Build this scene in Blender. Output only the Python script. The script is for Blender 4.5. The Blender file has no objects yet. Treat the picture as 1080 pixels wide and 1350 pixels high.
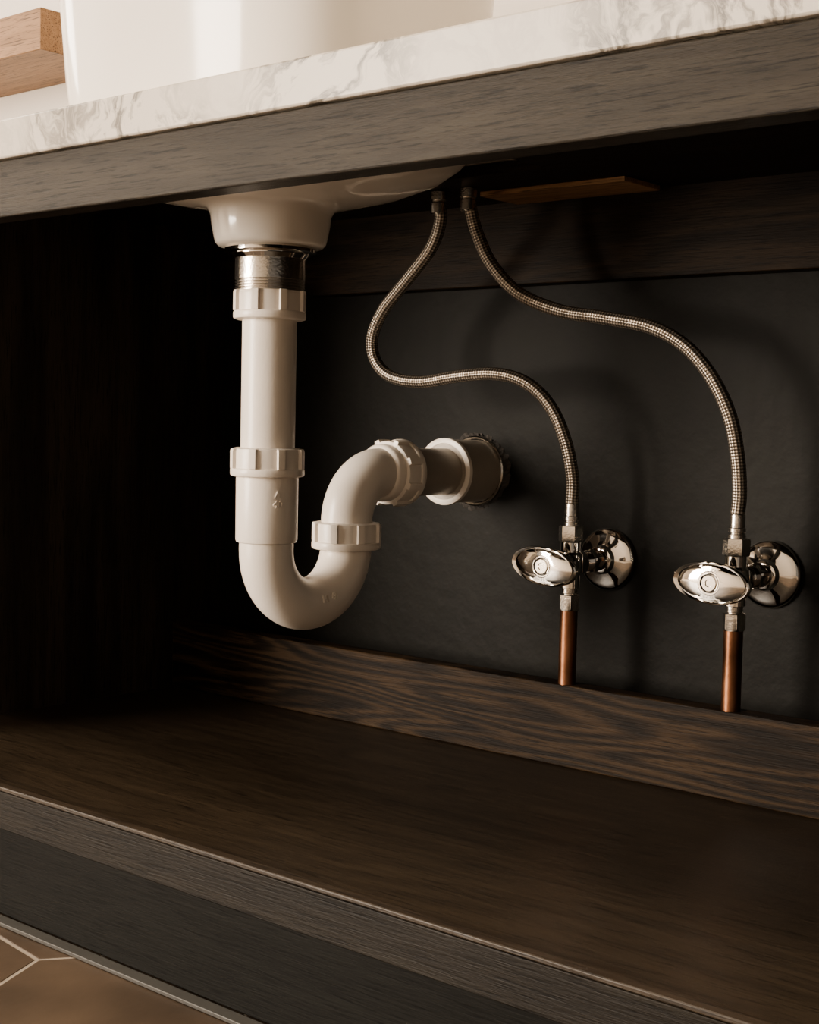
import bpy, bmesh, math, random
from mathutils import Vector, Matrix
import numpy as np
random.seed(4)
COL=bpy.context.scene.collection
# ------------------------------------------------------------------ helpers
def empty(name,loc=(0,0,0)):
    e=bpy.data.objects.new(name,None);e.empty_display_size=.05;e.location=loc;COL.objects.link(e);return e
def finish(name,bm,mat,parent=None,smooth=True,bevel=0,angle=35,seg=2):
    bmesh.ops.remove_doubles(bm,verts=bm.verts,dist=1e-6)
    bmesh.ops.recalc_face_normals(bm,faces=bm.faces)
    me=bpy.data.meshes.new(name);bm.to_mesh(me);bm.free()
    if smooth:
        for p in me.polygons:p.use_smooth=True
        try: me.set_sharp_from_angle(angle=math.radians(angle))
        except Exception: pass
    ob=bpy.data.objects.new(name,me);COL.objects.link(ob)
    for m in (mat if isinstance(mat,(list,tuple)) else [mat]): me.materials.append(m)
    if parent: ob.parent=parent
    if bevel:
        b=ob.modifiers.new('bevel','BEVEL');b.width=bevel;b.segments=seg;b.limit_method='ANGLE';b.angle_limit=math.radians(35)
    return ob
def box(name,x0,x1,y0,y1,z0,z1,mat,parent=None,bevel=.001):
    bm=bmesh.new();bmesh.ops.create_cube(bm,size=1)
    for v in bm.verts:
        v.co=Vector(((x0+x1)/2+v.co.x*(x1-x0),(y0+y1)/2+v.co.y*(y1-y0),(z0+z1)/2+v.co.z*(z1-z0)))
    return finish(name,bm,mat,parent,True,bevel)
def ringloft(bm,rings,close_start=False,close_end=False,mi=0):
    vs=[[bm.verts.new(p) for p in r] for r in rings]
    n=len(vs[0])
    for a,b in zip(vs,vs[1:]):
        for i in range(n):
            f=bm.faces.new((a[i],a[(i+1)%n],b[(i+1)%n],b[i]));f.material_index=mi
    if close_start:bm.faces.new(vs[0][::-1]).material_index=mi
    if close_end:bm.faces.new(vs[-1]).material_index=mi
    return vs
AX={'Z':Matrix.Identity(3),'Y':Matrix(((1,0,0),(0,0,-1),(0,1,0)))} # 'Y': local z -> world -Y
def lathe(bm,prof,origin,axis='Z',seg=48,close=True,ribs=0,ribw=.35,ribh=.0018,mi=0,sx=1,sy=1,phase=0,poly=0):
    M=AX[axis];o=Vector(origin);rings=[]
    for p in prof:
        r,h=p[0],p[1];fl=len(p)>2 and p[2]
        ring=[]
        for i in range(seg):
            a=2*math.pi*i/seg+phase
            rr=r
            if fl and ribs:
                t=((a-phase)*ribs/(2*math.pi))%1
                if t<ribw: rr+=ribh
            if fl and poly:
                k=math.pi/poly;aa=((a-phase)%(2*k))-k
                rr=min(r*1.0, r*math.cos(k)/math.cos(aa)*1.0)
            ring.append(o+M@Vector((rr*math.cos(a)*sx,rr*math.sin(a)*sy,h)))
        rings.append(ring)
    ringloft(bm,rings,close,close,mi)
def crom(pts,n=12):
    P=[Vector(p) for p in pts];P=[2*P[0]-P[1]]+P+[2*P[-1]-P[-2]];out=[]
    for i in range(1,len(P)-2):
        for k in range(n):
            t=k/n;a,b,c,d=P[i-1:i+3]
            out.append(.5*((2*b)+(-a+c)*t+(2*a-5*b+4*c-d)*t*t+(-a+3*b-3*c+d)*t**3))
    out.append(P[-2]);return out
def sweep(bm,path,rad,seg=32,cap=True,mi=0,uv=False):
    path=[Vector(p) for p in path];n=len(path);T=[]
    for i in range(n):
        T.append((path[min(i+1,n-1)]-path[max(i-1,0)]).normalized())
    N=T[0].orthogonal().normalized();L=0;rings=[];Ls=[]
    for i in range(n):
        if i: 
            N=(N-T[i]*N.dot(T[i])).normalized();L+=(path[i]-path[i-1]).length
        B=T[i].cross(N);r=rad[i] if isinstance(rad,(list,tuple)) else rad
        rings.append([path[i]+r*(math.cos(2*math.pi*k/seg)*N+math.sin(2*math.pi*k/seg)*B) for k in range(seg)]);Ls.append(L)
    vs=[[bm.verts.new(p) for p in r] for r in rings]
    ul=bm.loops.layers.uv.verify() if uv else None
    for j in range(n-1):
        for i in range(seg):
            f=bm.faces.new((vs[j][i],vs[j][(i+1)%seg],vs[j+1][(i+1)%seg],vs[j+1][i]));f.material_index=mi
            if uv:
                for l,(u,v) in zip(f.loops,((i,j),(i+1,j),(i+1,j+1),(i,j+1))): l[ul].uv=(u/seg,Ls[v])
    if cap: bm.faces.new(vs[0][::-1]);bm.faces.new(vs[-1])
def emboss(name,txt,size,fmap,mat,parent,ext=.001):
    """raised moulded lettering wrapped on a surface by fmap(u,v,h)"""
    c=bpy.data.curves.new(name,'FONT');c.body=txt;c.size=size;c.extrude=ext;c.align_x='CENTER';c.align_y='CENTER';c.resolution_u=3
    o=bpy.data.objects.new(name+'_tmp',c);COL.objects.link(o)
    bpy.context.view_layer.update()
    dg=bpy.context.evaluated_depsgraph_get();me=bpy.data.meshes.new_from_object(o.evaluated_get(dg))
    bpy.data.objects.remove(o)
    for v in me.vertices: v.co=fmap(v.co.x,v.co.y,v.co.z)
    me.materials.clear();me.materials.append(mat)
    ob=bpy.data.objects.new(name,me);COL.objects.link(ob);ob.parent=parent
# ------------------------------------------------------------------ materials
def mat(name):
    m=bpy.data.materials.new(name);m.use_nodes=True;nt=m.node_tree
    return m,nt,nt.nodes['Principled BSDF']
def nn(nt,t,**k):
    n=nt.nodes.new(t)
    for a,b in k.items():
        if a in n.inputs: n.inputs[a].default_value=b
        else: setattr(n,a,b)
    return n
def ramp(nt,stops):
    r=nt.nodes.new('ShaderNodeValToRGB');e=r.color_ramp.elements
    while len(e)<len(stops): e.new(.5)
    for el,(p,c) in zip(e,stops): el.position=p;el.color=(*c,1) if len(c)==3 else c
    return r
def coords(nt,scale=(1,1,1)):
    tc=nt.nodes.new('ShaderNodeTexCoord');mp=nt.nodes.new('ShaderNodeMapping');mp.inputs['Scale'].default_value=scale
    nt.links.new(tc.outputs['Object'],mp.inputs[0]);return mp
def simple(name,c,rough=.4,metal=0,bump=0,bscale=200,var=.0,coat=0,rvar=0,spec=.5):
    m,nt,b=mat(name);L=nt.links.new
    b.inputs['Metallic'].default_value=metal;b.inputs['Coat Weight'].default_value=coat;b.inputs['Specular IOR Level'].default_value=spec
    mp=coords(nt);n=nn(nt,'ShaderNodeTexNoise',Scale=bscale*.12,Detail=5);L(mp.outputs[0],n.inputs['Vector'])
    lo=tuple(x*(1-var) for x in c);hi=tuple(min(1,x*(1+var)) for x in c)
    r=ramp(nt,[(.3,lo),(.7,hi)]);L(n.outputs[0],r.inputs[0]);L(r.outputs[0],b.inputs['Base Color'])
    mr=nn(nt,'ShaderNodeMapRange');mr.inputs[3].default_value=max(.02,rough-rvar);mr.inputs[4].default_value=rough+rvar
    L(n.outputs[0],mr.inputs[0]);L(mr.outputs[0],b.inputs['Roughness'])
    if bump:
        n2=nn(nt,'ShaderNodeTexNoise',Scale=bscale,Detail=4);L(mp.outputs[0],n2.inputs['Vector'])
        bp=nn(nt,'ShaderNodeBump',Strength=bump,Distance=.001);L(n2.outputs[0],bp.inputs['Height']);L(bp.outputs[0],b.inputs['Normal'])
    return m
def wood(name,c0,c1,c2,scale=1,rough=.5,bump=.35,axis='X',grain=1,rings=0,spec=.12,amp=.16,k=1.0):
    """grain along the given object axis, with optional cathedral rings"""
    c0,c1,c2=[tuple(x*k for x in c) for c in (c0,c1,c2)]
    m,nt,b=mat(name);L=nt.links.new
    def sc(l,t): return (l,t,t) if axis=='X' else (t,t,l)
    mp=coords(nt,sc(2.5*scale,40*scale))
    n=nn(nt,'ShaderNodeTexNoise',Scale=2.2,Detail=6,Roughness=.6,Distortion=.6);L(mp.outputs[0],n.inputs['Vector'])
    mp2=coords(nt,sc(18*scale,380*scale))
    n2=nn(nt,'ShaderNodeTexNoise',Scale=1.6,Detail=4,Roughness=.7);L(mp2.outputs[0],n2.inputs['Vector'])
    r=ramp(nt,[(.28,c0),(.5,c1),(.74,c2)])
    if rings:
        mp3=coords(nt,sc(1.3,11));w=nn(nt,'ShaderNodeTexNoise',Scale=1.5,Detail=2);L(mp3.outputs[0],w.inputs['Vector'])
        mu=nn(nt,'ShaderNodeMath',operation='MULTIPLY');L(w.outputs[0],mu.inputs[0]);mu.inputs[1].default_value=rings
        si=nn(nt,'ShaderNodeMath',operation='SINE');L(mu.outputs[0],si.inputs[0])
        ma=nn(nt,'ShaderNodeMath',operation='MULTIPLY_ADD');L(si.outputs[0],ma.inputs[0]);ma.inputs[1].default_value=amp;L(n.outputs[0],ma.inputs[2])
        L(ma.outputs[0],r.inputs[0])
    else: L(n.outputs[0],r.inputs[0])
    r2=ramp(nt,[(.36,(.2,.2,.2)),(.47,(1,1,1)),(.8,(1.0,1.0,1.0))]);L(n2.outputs[0],r2.inputs[0])
    mx=nn(nt,'ShaderNodeMix',data_type='RGBA',blend_type='MULTIPLY');mx.inputs[0].default_value=grain
    L(r.outputs[0],mx.inputs[6]);L(r2.outputs[0],mx.inputs[7]);L(mx.outputs[2],b.inputs['Base Color'])
    b.inputs['Roughness'].default_value=rough;b.inputs['Specular IOR Level'].default_value=spec
    bp=nn(nt,'ShaderNodeBump',Strength=bump,Distance=.0008);L(n2.outputs[0],bp.inputs['Height']);L(bp.outputs[0],b.inputs['Normal'])
    return m
M_rail=wood('grey_stained_oak',(.035,.029,.021),(.046,.038,.028),(.060,.050,.036),1,.5,.7,grain=.9,rings=60,amp=.1,k=.56)
M_shelf=wood('dark_oak_shelf',(.018,.0125,.0075),(.024,.0165,.0098),(.032,.022,.013),1,.36,.5,rings=60,amp=.10,spec=.2,k=.92)
M_board=wood('brown_oak_plank',(.010,.0058,.0028),(.027,.016,.0082),(.060,.036,.0175),1,.5,.5,rings=110,amp=.22,k=.52,spec=.08)
M_backrail=wood('dark_brown_rail',(.010,.0058,.003),(.022,.0135,.0072),(.042,.026,.014),1,.5,.4,rings=60,k=.6,amp=.14,spec=.08)
M_side=wood('black_side_panel',(.012,.008,.0055),(.020,.0135,.0095),(.034,.0235,.016),1,.6,.3,axis='Z',rings=20)
M_kick=wood('dark_kick_board',(.008,.008,.0065),(.011,.011,.0092),(.015,.015,.0125),1,.5,.3,k=.5,spec=.08)
M_edgew=wood('dark_grey_edge',(.016,.0135,.010),(.022,.018,.0135),(.030,.025,.018),1,.45,.6,rings=60,amp=.08,k=.48)
M_lip=wood('highlight_edge_strip',(.03,.02,.012),(.042,.029,.018),(.06,.042,.026),1,.4,.4,rings=60,amp=.08,k=.75,spec=.3)  # lighter brown, paints the bevel highlight along the shelf edge
M_ply=wood('lit_raw_wood_batten',(.20,.11,.05),(.32,.18,.08),(.42,.26,.13),1,.6,.3)  # raw wood, colour kept bright to stand for a lit spot
M_sub=wood('dark_plywood',(.010,.007,.005),(.02,.013,.009),(.03,.02,.013),1,.6,.3,k=.7)
M_oak=wood('warm_oak',(.21,.115,.055),(.27,.15,.075),(.33,.19,.10),1,.45,.25)
M_back=simple('black_painted_back_panel',(.0056,.0055,.0045),.55,0,.8,60,.4,spec=.085)
M_plaster=simple('white_plaster',(.74,.68,.60),.8,0,.2,80,.03)
M_ceramic=simple('glazed_ceramic',(.90,.84,.75),.12,0,0,30,.01,coat=.2)
M_pvc=simple('white_pvc',(.90,.82,.72),.30,0,.10,350,.02)
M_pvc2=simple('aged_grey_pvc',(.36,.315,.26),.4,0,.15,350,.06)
M_chrome=simple('polished_chrome',(.92,.89,.84),.06,1,0,50,.03,rvar=.02)
M_steel=simple('brushed_steel',(.74,.70,.64),.2,1,.2,500,.1)
M_dark=simple('dark_chrome',(.10,.095,.085),.22,1,0,60,.1)
M_copper=simple('aged_copper',(.26,.115,.058),.34,1,.15,200,.45,rvar=.1)
M_grout=simple('light_grout',(.30,.245,.185),.85,0,.3,400,.1)
M_tile=simple('brown_stone_tile',(.060,.040,.025),.5,0,.3,60,.5,spec=.2)
M_edge=simple('grey_metal_trim',(.06,.058,.052),.45,.3,.1,300,.1)
M_hole=simple('rough_dark_plaster',(.03,.026,.022),.9,0,1,300,.6)
M_marble,nt,b=mat('carrara_marble');L=nt.links.new
mp=coords(nt,(1,1,1));w=nn(nt,'ShaderNodeTexNoise',Scale=5,Detail=5);L(mp.outputs[0],w.inputs['Vector'])
add=nn(nt,'ShaderNodeMix',data_type='RGBA',blend_type='ADD');add.inputs[0].default_value=.35
L(mp.outputs[0],add.inputs[6]);L(w.outputs[1],add.inputs[7])
v=nn(nt,'ShaderNodeTexNoise',Scale=11,Detail=9,Roughness=.65,Distortion=.6);L(add.outputs[2],v.inputs['Vector'])
vr=ramp(nt,[(.44,(0,0,0)),(.497,(1,1,1)),(.505,(1,1,1)),(.555,(0,0,0))]);L(v.outputs[0],vr.inputs[0])
pn=nn(nt,'ShaderNodeTexNoise',Scale=9,Detail=3);L(mp.outputs[0],pn.inputs['Vector'])
pr=ramp(nt,[(.40,(.15,.15,.15)),(.56,(1,1,1))]);L(pn.outputs[0],pr.inputs[0])
mu=nn(nt,'ShaderNodeMath',operation='MULTIPLY');L(vr.outputs[0],mu.inputs[0]);L(pr.outputs[0],mu.inputs[1])
mx=nn(nt,'ShaderNodeMix',data_type='RGBA');mx.inputs[6].default_value=(.60,.54,.455,1);mx.inputs[7].default_value=(.125,.108,.085,1)
L(mu.outputs[0],mx.inputs[0]);L(mx.outputs[2],b.inputs['Base Color']);b.inputs['Roughness'].default_value=.3;b.inputs['Specular IOR Level'].default_value=.3
M_braid,nt,b=mat('braided_stainless');L=nt.links.new
uvn=nt.nodes.new('ShaderNodeUVMap');sp=nt.nodes.new('ShaderNodeSeparateXYZ');L(uvn.outputs[0],sp.inputs[0])
def M2(op,a,c):
    n=nn(nt,'ShaderNodeMath',operation=op)
    for i,x in enumerate((a,c)):
        if x is None: continue
        if isinstance(x,(int,float)): n.inputs[i].default_value=x
        else: L(x,n.inputs[i])
    return n.outputs[0]
U=M2('MULTIPLY',sp.outputs[0],2*math.pi*6);V=M2('MULTIPLY',sp.outputs[1],2*math.pi/.0050)
s1=M2('SINE',M2('ADD',U,V),None);s2=M2('SINE',M2('SUBTRACT',U,V),None)
pr=M2('MULTIPLY',s1,s2)
fac=M2('MULTIPLY_ADD',pr,.5);fac.node.inputs[2].default_value=.5
r=ramp(nt,[(.2,(.09,.07,.052)),(.6,(.34,.29,.23)),(.9,(.58,.51,.43))]);L(fac,r.inputs[0]);L(r.outputs[0],b.inputs['Base Color'])
b.inputs['Metallic'].default_value=.85;b.inputs['Roughness'].default_value=.35
bp=nn(nt,'ShaderNodeBump',Strength=.6,Distance=.0008);L(fac,bp.inputs['Height']);L(bp.outputs[0],b.inputs['Normal'])
# ------------------------------------------------------------------ room
box('wall_back',-3.0,2.4,.012,.11,0,2.6,M_plaster,None,0)
box('wall_left',-3.1,-3.0,-3.5,.11,0,2.6,M_plaster,None,0)
box('wall_front',-3.1,2.4,-3.6,-3.5,0,2.6,M_plaster,None,0)
# ------------------------------------------------------------------ vanity
van=empty('vanity_cabinet',(0,0,0))
XL,XR=-.357,.95
box('back_panel',XL,XR,0,.012,.003,.607,M_back,van,0)
box('side_panel_left',XL-.02,XL,-.437,.012,.002,.6065,M_side,van,.001)
box('side_panel_right',XR,XR+.02,-.437,.012,.002,.6065,M_side,van,.001)
box('front_rail',XL,XR,-.437,-.415,.5473,.5895,M_rail,van,.0012)
box('bottom_shelf',XL,XR,-.428,0,.0886,.1086,M_shelf,van,0)
box('shelf_front_edge',XL,XR,-.437,-.4284,.0760,.1055,M_edgew,van,.0008)
box('shelf_highlight_strip',XL,XR,-.4372,-.4284,.1057,.1092,M_lip,van,.0010)  # thin strip added to carry the painted edge highlight
box('back_plank',XL,XR,-.068,-.048,.1088,.179,M_board,van,.0012)
box('upper_back_rail',XL,XR,-.02,-.0005,.524,.6065,M_backrail,van,.001)
box('kick_board',XL,XR,-.4275,-.412,.003,.0755,M_kick,van,.001)
box('subtop_back',XL,XR,-.146,-.0205,.598,.6065,M_sub,van,0)
box('subtop_right',.172,XR,-.4148,-.1462,.598,.6065,M_sub,van,0)
box('subtop_left',XL,-.172,-.4148,-.1462,.598,.6065,M_sub,van,0)
box('top_batten',.060,.205,-.085,-.030,.5935,.5978,M_ply,van,.0006)  # batten whose bright colour imitates the lit part of the sub-top
box('trim_1',XL-.3,XR+.3,-.4400,-.4290,.0005,.0035,M_edge,None,.0005)
# ------------------------------------------------------------------ basin & counter
BX,BY=0.0,-.275
def sell(a,bb,n,z,seg=96,cx=BX,cy=BY):
    out=[]
    for i in range(seg):
        t=2*math.pi*i/seg;c,s=math.cos(t),math.sin(t)
        out.append(Vector((cx+a*math.copysign(abs(c)**(2/n),c),cy+bb*math.copysign(abs(s)**(2/n),s),z)))
    return out
bm=bmesh.new()
W,Dp=.154,.118
R=[(W+.012,Dp+.012,3.6,.775),(W+.008,Dp+.008,3.6,.72),(W+.003,Dp+.003,3.6,.65),(W,Dp,3.6,.619),(W*.985,Dp*.985,3.4,.604),
   (W*.95,Dp*.95,3,.594),(W*.86,Dp*.87,2.7,.583),(W*.70,Dp*.74,2.4,.5745),(W*.5,Dp*.58,2.15,.569),(.058,.056,2,.566),(.0500,.0500,2,.563),(.0475,.0475,2,.558),(.0465,.0465,2,.550),(.0445,.0445,2,.540),(.0435,.0435,2,.5365),(.041,.041,2,.534),(.025,.025,2,.5335)]
rings=[sell(*r) for r in R]
inner=[(.022,.022,2,.56),(.024,.024,2,.575),(W*.5,Dp*.5,2.3,.578),(W*.82,Dp*.82,3,.592),(W*.92,Dp*.91,3.4,.62),(W-.004,Dp-.004,3.6,.70),(W+.0,Dp+.0,3.6,.771),(W+.003,Dp+.003,3.6,.777),(W+.009,Dp+.009,3.6,.778)]
allr=rings+[sell(*r) for r in inner]+[sell(*R[0])]
ringloft(bm,allr)
finish('ceramic_vessel_sink',bm,M_ceramic,None,True,0,70)
ctop=empty('marble_countertop')
bm=bmesh.new()
outer=[bm.verts.new(p) for p in ((XL-.03,-.4155,.619),(XR+.03,-.4155,.619),(XR+.03,.0115,.619),(XL-.03,.0115,.619))]
inn=[bm.verts.new(p) for p in sell(W+.001,Dp+.001,3.6,.619)]
es=[]
for lp in (outer,inn):
    for i in range(len(lp)): es.append(bm.edges.new((lp[i],lp[(i+1)%len(lp)])))
bmesh.ops.triangle_fill(bm,edges=es,use_beauty=True)
ex=bmesh.ops.extrude_face_region(bm,geom=bm.faces[:])
for g in ex['geom']:
    if isinstance(g,bmesh.types.BMVert): g.co.z-=.0115
finish('slab',bm,M_marble,ctop,False)
box('front_edge',XL-.03,XR+.03,-.441,-.4157,.590,.619,M_marble,ctop,.0015)
# ------------------------------------------------------------------ trap
trap=empty('p_trap_drain')
SX,SY=0,-.275;OY=-.181;AZ=.354
def nut(name,o,axis,r=.0275,h=.0235,hole=.0215):
    bm=bmesh.new();k=h/2
    lathe(bm,[(hole,-k),(r-.0015,-k),(r+.001,-k+.0008),(r+.0015,-k+.002),(r+.0015,-k+.0055),(r+.001,-k+.0065),(r,-k+.0068,1),(r,k-.003,1),(r-.0005,k-.001,1),(r-.003,k),(hole,k)],o,axis,240,False,ribs=8,ribw=.24,ribh=.0026,phase=.3)
    return finish(name,bm,M_pvc,trap,True,0,30)
bm=bmesh.new()
lathe(bm,[(.020,.5285),(.034,.5285),(.036,.5295),(.036,.532),(.034,.5333),(.020,.5333)],(SX,SY,0),'Z',64,False)
lathe(bm,[(.0255,.524),(.0275,.524),(.0305,.5275),(.0305,.5285),(.02,.5285)],(SX,SY,0),'Z',64,False)
finish('drain_flange',bm,M_chrome,trap)
bm=bmesh.new()
pr=[(.0265,.525),(.0278,.524),(.0278,.508)]
z=.508
while z>.499: pr+=[(.0278,z),(.0262,z-.0007),(.0262,z-.0011),(.0278,z-.0018)];z-=.0022
lathe(bm,pr,(SX,SY,0),'Z',64,False)
finish('threaded_tailpiece',bm,M_steel,trap)
nut('union_nut_top',(SX,SY,.4885),'Z',.0272,.0235,.0212)
bm=bmesh.new()
lathe(bm,[(.0215,.499),(.0215,.373)],(SX,SY,0),'Z',64,False)
finish('tail_pipe',bm,M_pvc,trap)
nut('union_nut_inlet',(SX,SY,.3645),'Z',.028,.023,.0212)
bm=bmesh.new()
lathe(bm,[(.0212,.354),(.0243,.354),(.0248,.352),(.0246,.303),(.0240,.3012),(.0222,.3005)],(SX,SY,0),'Z',64,False)
cz=.2945;cy=(SY+OY)/2;RR=(OY-SY)/2
path=[(0,SY,.303)]+[(0,cy-RR*math.cos(math.pi*k/32),cz-RR*math.sin(math.pi*k/32)) for k in range(33)]+[(0,OY,.300)]
sweep(bm,path,.0217,64,False)
lathe(bm,[(.0217,.292),(.0240,.293),(.0245,.2945),(.0245,.300)],(0,OY,0),'Z',64,False)
finish('u_bend',bm,M_pvc,trap,True,0,50)
def onbend(u,v,h):
    th=math.radians(98)+u/RR*.9;ph=-(v/.0217)-.25
    C=Vector((0,cy-RR*math.cos(th),cz-RR*math.sin(th)));o=Vector((0,-math.cos(th),-math.sin(th)))
    return C+(.0216+max(0,h)*1.3)*(math.cos(ph)*Vector((1,0,0))+math.sin(ph)*o)
emboss('bend_moulding_mark','HT 40',.0085,onbend,M_pvc,trap)
def onsock(u,v,h):
    a=math.radians(66)+u/.0247
    return Vector((SX+(.0246+max(0,h))*math.sin(a),SY-(.0246+max(0,h))*math.cos(a),.336+v))
emboss('socket_moulding_mark','A\n40',.0080,onsock,M_pvc,trap)
nut('union_nut_outlet',(0,OY,.3015),'Z',.028,.023,.0212)
bm=bmesh.new();er=.041
path=[(0,OY,.305),(0,OY,.309)]+[(0,OY+er-er*math.cos(math.pi/2*k/20),AZ-er+er*math.sin(math.pi/2*k/20)) for k in range(21)]+[(0,-.132,AZ)]
sweep(bm,path,.0217,64,False)
lathe(bm,[(.0217,.130),(.0245,.130),(.0250,.1315),(.0250,.140),(.0235,.1415),(.0217,.142)],(0,0,AZ),'Y',64,False)
finish('elbow',bm,M_pvc,trap,True,0,50)
nut('union_nut_arm',(0,-.121,AZ),'Y',.028,.023,.0212)
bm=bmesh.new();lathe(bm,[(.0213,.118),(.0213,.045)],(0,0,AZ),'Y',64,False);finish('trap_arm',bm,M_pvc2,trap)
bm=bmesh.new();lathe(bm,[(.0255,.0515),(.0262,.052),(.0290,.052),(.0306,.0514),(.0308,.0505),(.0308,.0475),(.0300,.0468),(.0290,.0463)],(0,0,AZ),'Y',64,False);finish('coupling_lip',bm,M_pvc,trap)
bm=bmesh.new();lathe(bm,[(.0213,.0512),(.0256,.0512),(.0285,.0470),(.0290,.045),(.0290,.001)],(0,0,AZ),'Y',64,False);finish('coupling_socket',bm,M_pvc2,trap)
bm=bmesh.new();rg=[];S=90
for (rb,h,am) in ((.0292,.0004,.0),(.0300,.0035,.0006),(.0325,.0035,.0012),(.0345,.0018,.0022),(.036,.0002,.003)):
    ring=[]
    for i in range(S):
        a=2*math.pi*i/S;rr=rb+am*(random.random()-.3+.6*math.sin(3*a+1))
        ring.append(Vector((rr*math.cos(a),-h*(.6+.8*random.random()),AZ+rr*math.sin(a))))
    rg.append(ring)
ringloft(bm,rg);finish('wall_hole_collar',bm,M_hole,trap,False)
bm=bmesh.new();lathe(bm,[(.0295,.001),(.0305,.005),(.0318,.006),(.033,.005),(.0335,.0015)],(0,0,AZ),'Y',64,False)
finish('escutcheon_ring',bm,M_steel,trap)
# ------------------------------------------------------------------ valves
def valve(X,idx,tilt):
    root=empty('shutoff_valve')
    Y=-.060;Z=.282
    bm=bmesh.new()
    lathe(bm,[(.0275,.0006),(.0279,.0022),(.0272,.0042),(.0255,.0055),(.0215,.0070),(.0165,.0084),(.0128,.0102),(.0110,.0140),(.009,.0150)],(X,0,Z),'Y',64)
    lathe(bm,[(.009,.013),(.009,.021),(.0078,.0215),(.0078,.024)],(X,0,Z),'Y',40)
    finish('wall_escutcheon',bm,M_chrome,root)
    bm=bmesh.new()
    lathe(bm,[(.0095,.023),(.0112,.0238,1),(.0112,.0335,1),(.0095,.0345)],(X,0,Z),'Y',60,poly=6,phase=.3)
    pr=[(.0085,.034)]
    for k in range(5): pr+=[(.0088,.0345+.0024*k),(.0076,.0357+.0024*k)]
    lathe(bm,pr,(X,0,Z),'Y',40)
    lathe(bm,[(.0075,-.021),(.0085,-.0205),(.0085,-.010),(.0108,-.0075),(.0115,0),(.0108,.0075),(.0085,.010),(.0085,.018),(.0075,.0185)],(X,Y,Z),'Z',48)
    lathe(bm,[(.0105,.045),(.0112,.048),(.0112,.068),(.0100,.0695),(.0100,.073)],(X,0,Z),'Y',48)
    finish('valve_body',bm,M_chrome,root,True,0,30)
    bm=bmesh.new()
    lathe(bm,[(.0090,.0725),(.0108,.0735,1),(.0108,.080,1),(.009,.081)],(X,0,Z),'Y',60,poly=6)
    lathe(bm,[(.0075,.080),(.0065,.092)],(X,0,Z),'Y',32)
    finish('packing_nut',bm,M_dark,root,True,0,30)
    bm=bmesh.new()
    lathe(bm,[(.0085,.018),(.0104,.0187,1),(.0107,.020,1),(.0107,.0300,1),(.0104,.0318,1),(.0082,.0325)],(X,Y,Z),'Z',60,poly=6,phase=.35)
    lathe(bm,[(.0070,.032),(.0070,.035),(.0060,.0355),(.0060,.0365),(.0068,.037),(.0068,.0400),(.0060,.0405),(.0060,.0500),(.0056,.051)],(X,Y,Z),'Z',40)
    lathe(bm,[(.0068,-.020),(.0068,-.025),(.0060,-.0255),(.0060,-.0265)],(X,Y,Z),'Z',40)
    lathe(bm,[(.0075,-.0262),(.0092,-.0270,1),(.0092,-.0385,1),(.0080,-.0400)],(X,Y,Z),'Z',60,poly=6,phase=.2)
    finish('compression_nuts',bm,M_steel,root,True,0,30)
    bm=bmesh.new();lathe(bm,[(.0075,-.039),(.0075,-.1035)],(X,Y,Z),'Z',40);finish('copper_pipe',bm,M_copper,root)
    bm=bmesh.new()
    prof=[(.006,.086),(.010,.088),(.0225,.0915),(.0290,.0945),(.0312,.0975),(.0308,.1000),(.0298,.1008),(.0285,.1004),(.0270,.0998),(.0235,.1012),(.0150,.1024),(.0095,.1027),(.0088,.1020),(.0078,.1020),(.0074,.1034),(.0062,.1039),(.0058,.1034),(.0030,.1034),(.0026,.1024)]
    seg=72;rings=[]
    for (r,h) in prof:
        f=min(1,max(0,(r-.0105)/.012));ky=1-(1-.50)*f
        q=1.05 if r>.0105 else 1
        rings.append([Vector((q*r*math.cos(2*math.pi*i/seg),-(h-.096),q*r*ky*math.sin(2*math.pi*i/seg))) for i in range(seg)])
    ringloft(bm,rings,True,True)
    h=finish('oval_handle',bm,M_chrome,root,True,0,40);h.location=(X,-.096,Z);h.rotation_euler=(0,math.radians(tilt),0)
    def onh(sg):
        return lambda u,v,hh: Vector((u,-.0052-max(0,hh)*1.5,v+sg*.0100-.0004))
    emboss('handle_lettering','HOTA',.0042,onh(1),M_dark,h)
    emboss('handle_lettering_low','1/2 15',.0038,onh(-1),M_dark,h)
    return root
valve(.147,0,6);valve(.301,1,3)
# ------------------------------------------------------------------ hoses
def hose(pts):
    root=empty('braided_supply_hose');n=len(pts)
    P=[(x,-(.105+(.060-.105)*min(1,i/(n-2))),z) for i,(x,z) in enumerate(pts)]
    bm=bmesh.new();sweep(bm,crom(P,14),.0056,20,True,0,True);finish('braided_sleeve',bm,M_braid,root)
    x,y,z=P[0]
    bm=bmesh.new()
    lathe(bm,[(.0055,-.012),(.0066,-.011),(.0066,-.003),(.0060,-.002),(.0060,-.001),(.0072,0),(.0075,.0070),(.0068,.0077)],(x,y,z),'Z',36)
    finish('hose_top_nut',bm,M_steel,root,True,0,30)
hose([(.030,.590),(.031,.575),(.019,.552),(-.009,.527),(-.041,.500),(-.057,.476),(-.056,.455),(-.040,.440),(-.007,.435),(.034,.440),(.073,.442),(.104,.434),(.127,.414),(.141,.385),(.147,.354),(.147,.332)])
hose([(.063,.590),(.064,.578),(.068,.560),(.081,.534),(.107,.509),(.147,.493),(.189,.486),(.229,.478),(.258,.463),(.280,.439),(.295,.409),(.301,.378),(.302,.350),(.301,.332)])
# ------------------------------------------------------------------ wall shelf
ws=empty('oak_wall_shelf')
box('shelf_board',-1.5,-.548,-.105,.0115,.805,.851,M_oak,ws,.001)
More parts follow.
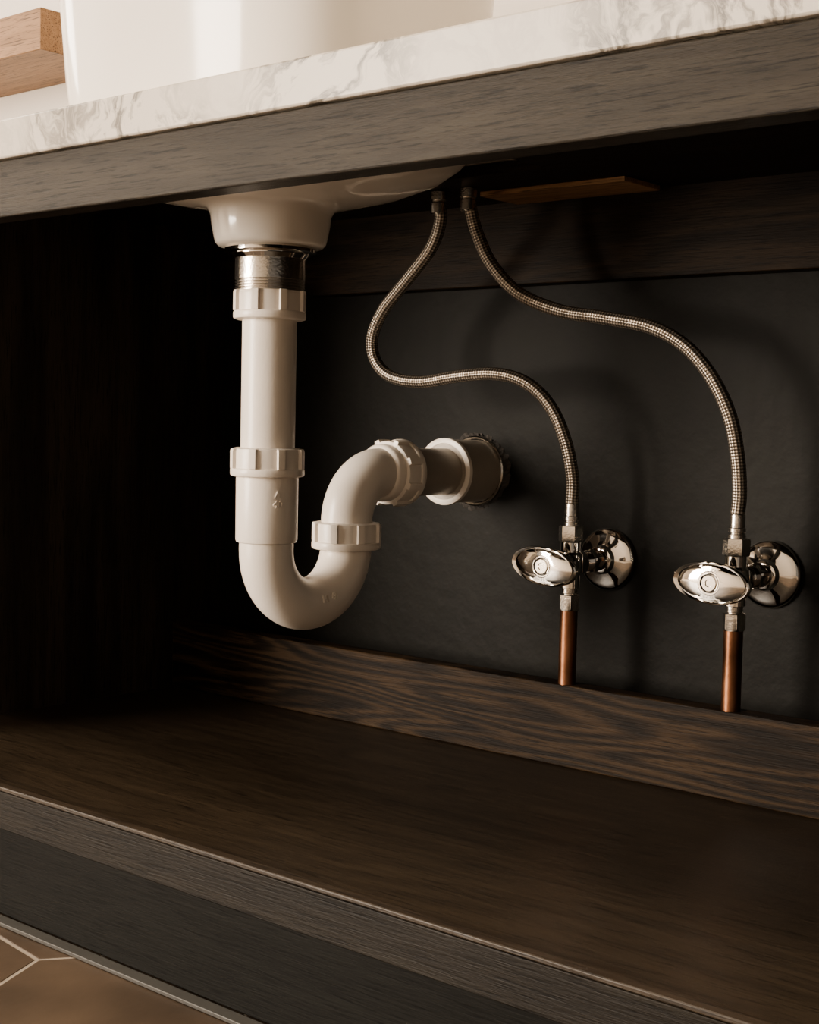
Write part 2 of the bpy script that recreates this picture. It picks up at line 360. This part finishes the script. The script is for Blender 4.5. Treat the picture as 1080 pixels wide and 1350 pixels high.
# ------------------------------------------------------------------ floor tiles
fl=box('floor',-3,2.4,-3.5,.012,-.02,-.0004,M_grout,None,0)
bm=bmesh.new();S=.105;node=Vector((-.043,-.4595));a0=math.radians(173)
c0=node+Vector((math.cos(a0+math.pi/3),math.sin(a0+math.pi/3)))*S
d1=Vector((math.cos(a0+math.pi/2),math.sin(a0+math.pi/2)))*S*math.sqrt(3)
d2=Vector((math.cos(a0+math.pi/6),math.sin(a0+math.pi/6)))*S*math.sqrt(3)
for i in range(-16,17):
    for j in range(-16,17):
        c=c0+d1*i+d2*j
        if not(-1.3<c.x<1.5 and -2.0<c.y<-.2): continue
        top=[];mid=[];bot=[]
        for k in range(6):
            a=a0+math.pi/3*k;d=Vector((math.cos(a),math.sin(a)))
            p=c+d*(S-.0019);q=c+d*(S-.0024)
            top.append(Vector((q.x,q.y,0)));mid.append(Vector((p.x,p.y,-.0003)));bot.append(Vector((p.x,p.y,-.0016)))
        ringloft(bm,[bot,mid,top],False,True)
t=finish('hexagon_tiles',bm,M_tile,fl,False)
# ------------------------------------------------------------------ lights
def area(name,loc,tgt,sx,sy,power,col):
    l=bpy.data.lights.new(name,'AREA');l.shape='RECTANGLE';l.size=sx;l.size_y=sy;l.energy=power;l.color=col
    o=bpy.data.objects.new(name,l);COL.objects.link(o);o.location=loc
    o.rotation_euler=(Vector(tgt)-Vector(loc)).to_track_quat('-Z','Y').to_euler();return o
area('window_light',(-1.70,-3.3,.92),(0.1,-.1,.5),1.5,1.82,410,(1,.85,.70))
area('side_window_light',(-2.9,-.7,1.5),(0,-.4,.7),.6,1.2,45,(1,.88,.75))
area('ceiling_light',(.2,-1.0,2.5),(.2,-.95,0),.45,.45,58,(1,.82,.62))
w=bpy.data.worlds.new('world');bpy.context.scene.world=w;w.use_nodes=True
w.node_tree.nodes['Background'].inputs[0].default_value=(1,.85,.69,1);w.node_tree.nodes['Background'].inputs[1].default_value=.2
# ------------------------------------------------------------------ camera
def basis(yaw,pitch,roll):
    f=np.array([-math.sin(yaw)*math.cos(pitch), math.cos(yaw)*math.cos(pitch), -math.sin(pitch)])
    r=np.array([math.cos(yaw), math.sin(yaw),0.0]);u=np.cross(r,f);c,s=math.cos(roll),math.sin(roll)
    return c*r+s*u,-s*r+c*u,f
r,u,f=basis(*[math.radians(a) for a in(40.22,3.68,1.21)])
cam=bpy.data.cameras.new('camera');co=bpy.data.objects.new('camera',cam);COL.objects.link(co)
co.matrix_world=Matrix(((r[0],u[0],-f[0],.818),(r[1],u[1],-f[1],-1.066),(r[2],u[2],-f[2],.40),(0,0,0,1)))
cam.sensor_fit='HORIZONTAL';cam.sensor_width=36;cam.lens=62.5;cam.clip_start=.02
bpy.context.scene.camera=co
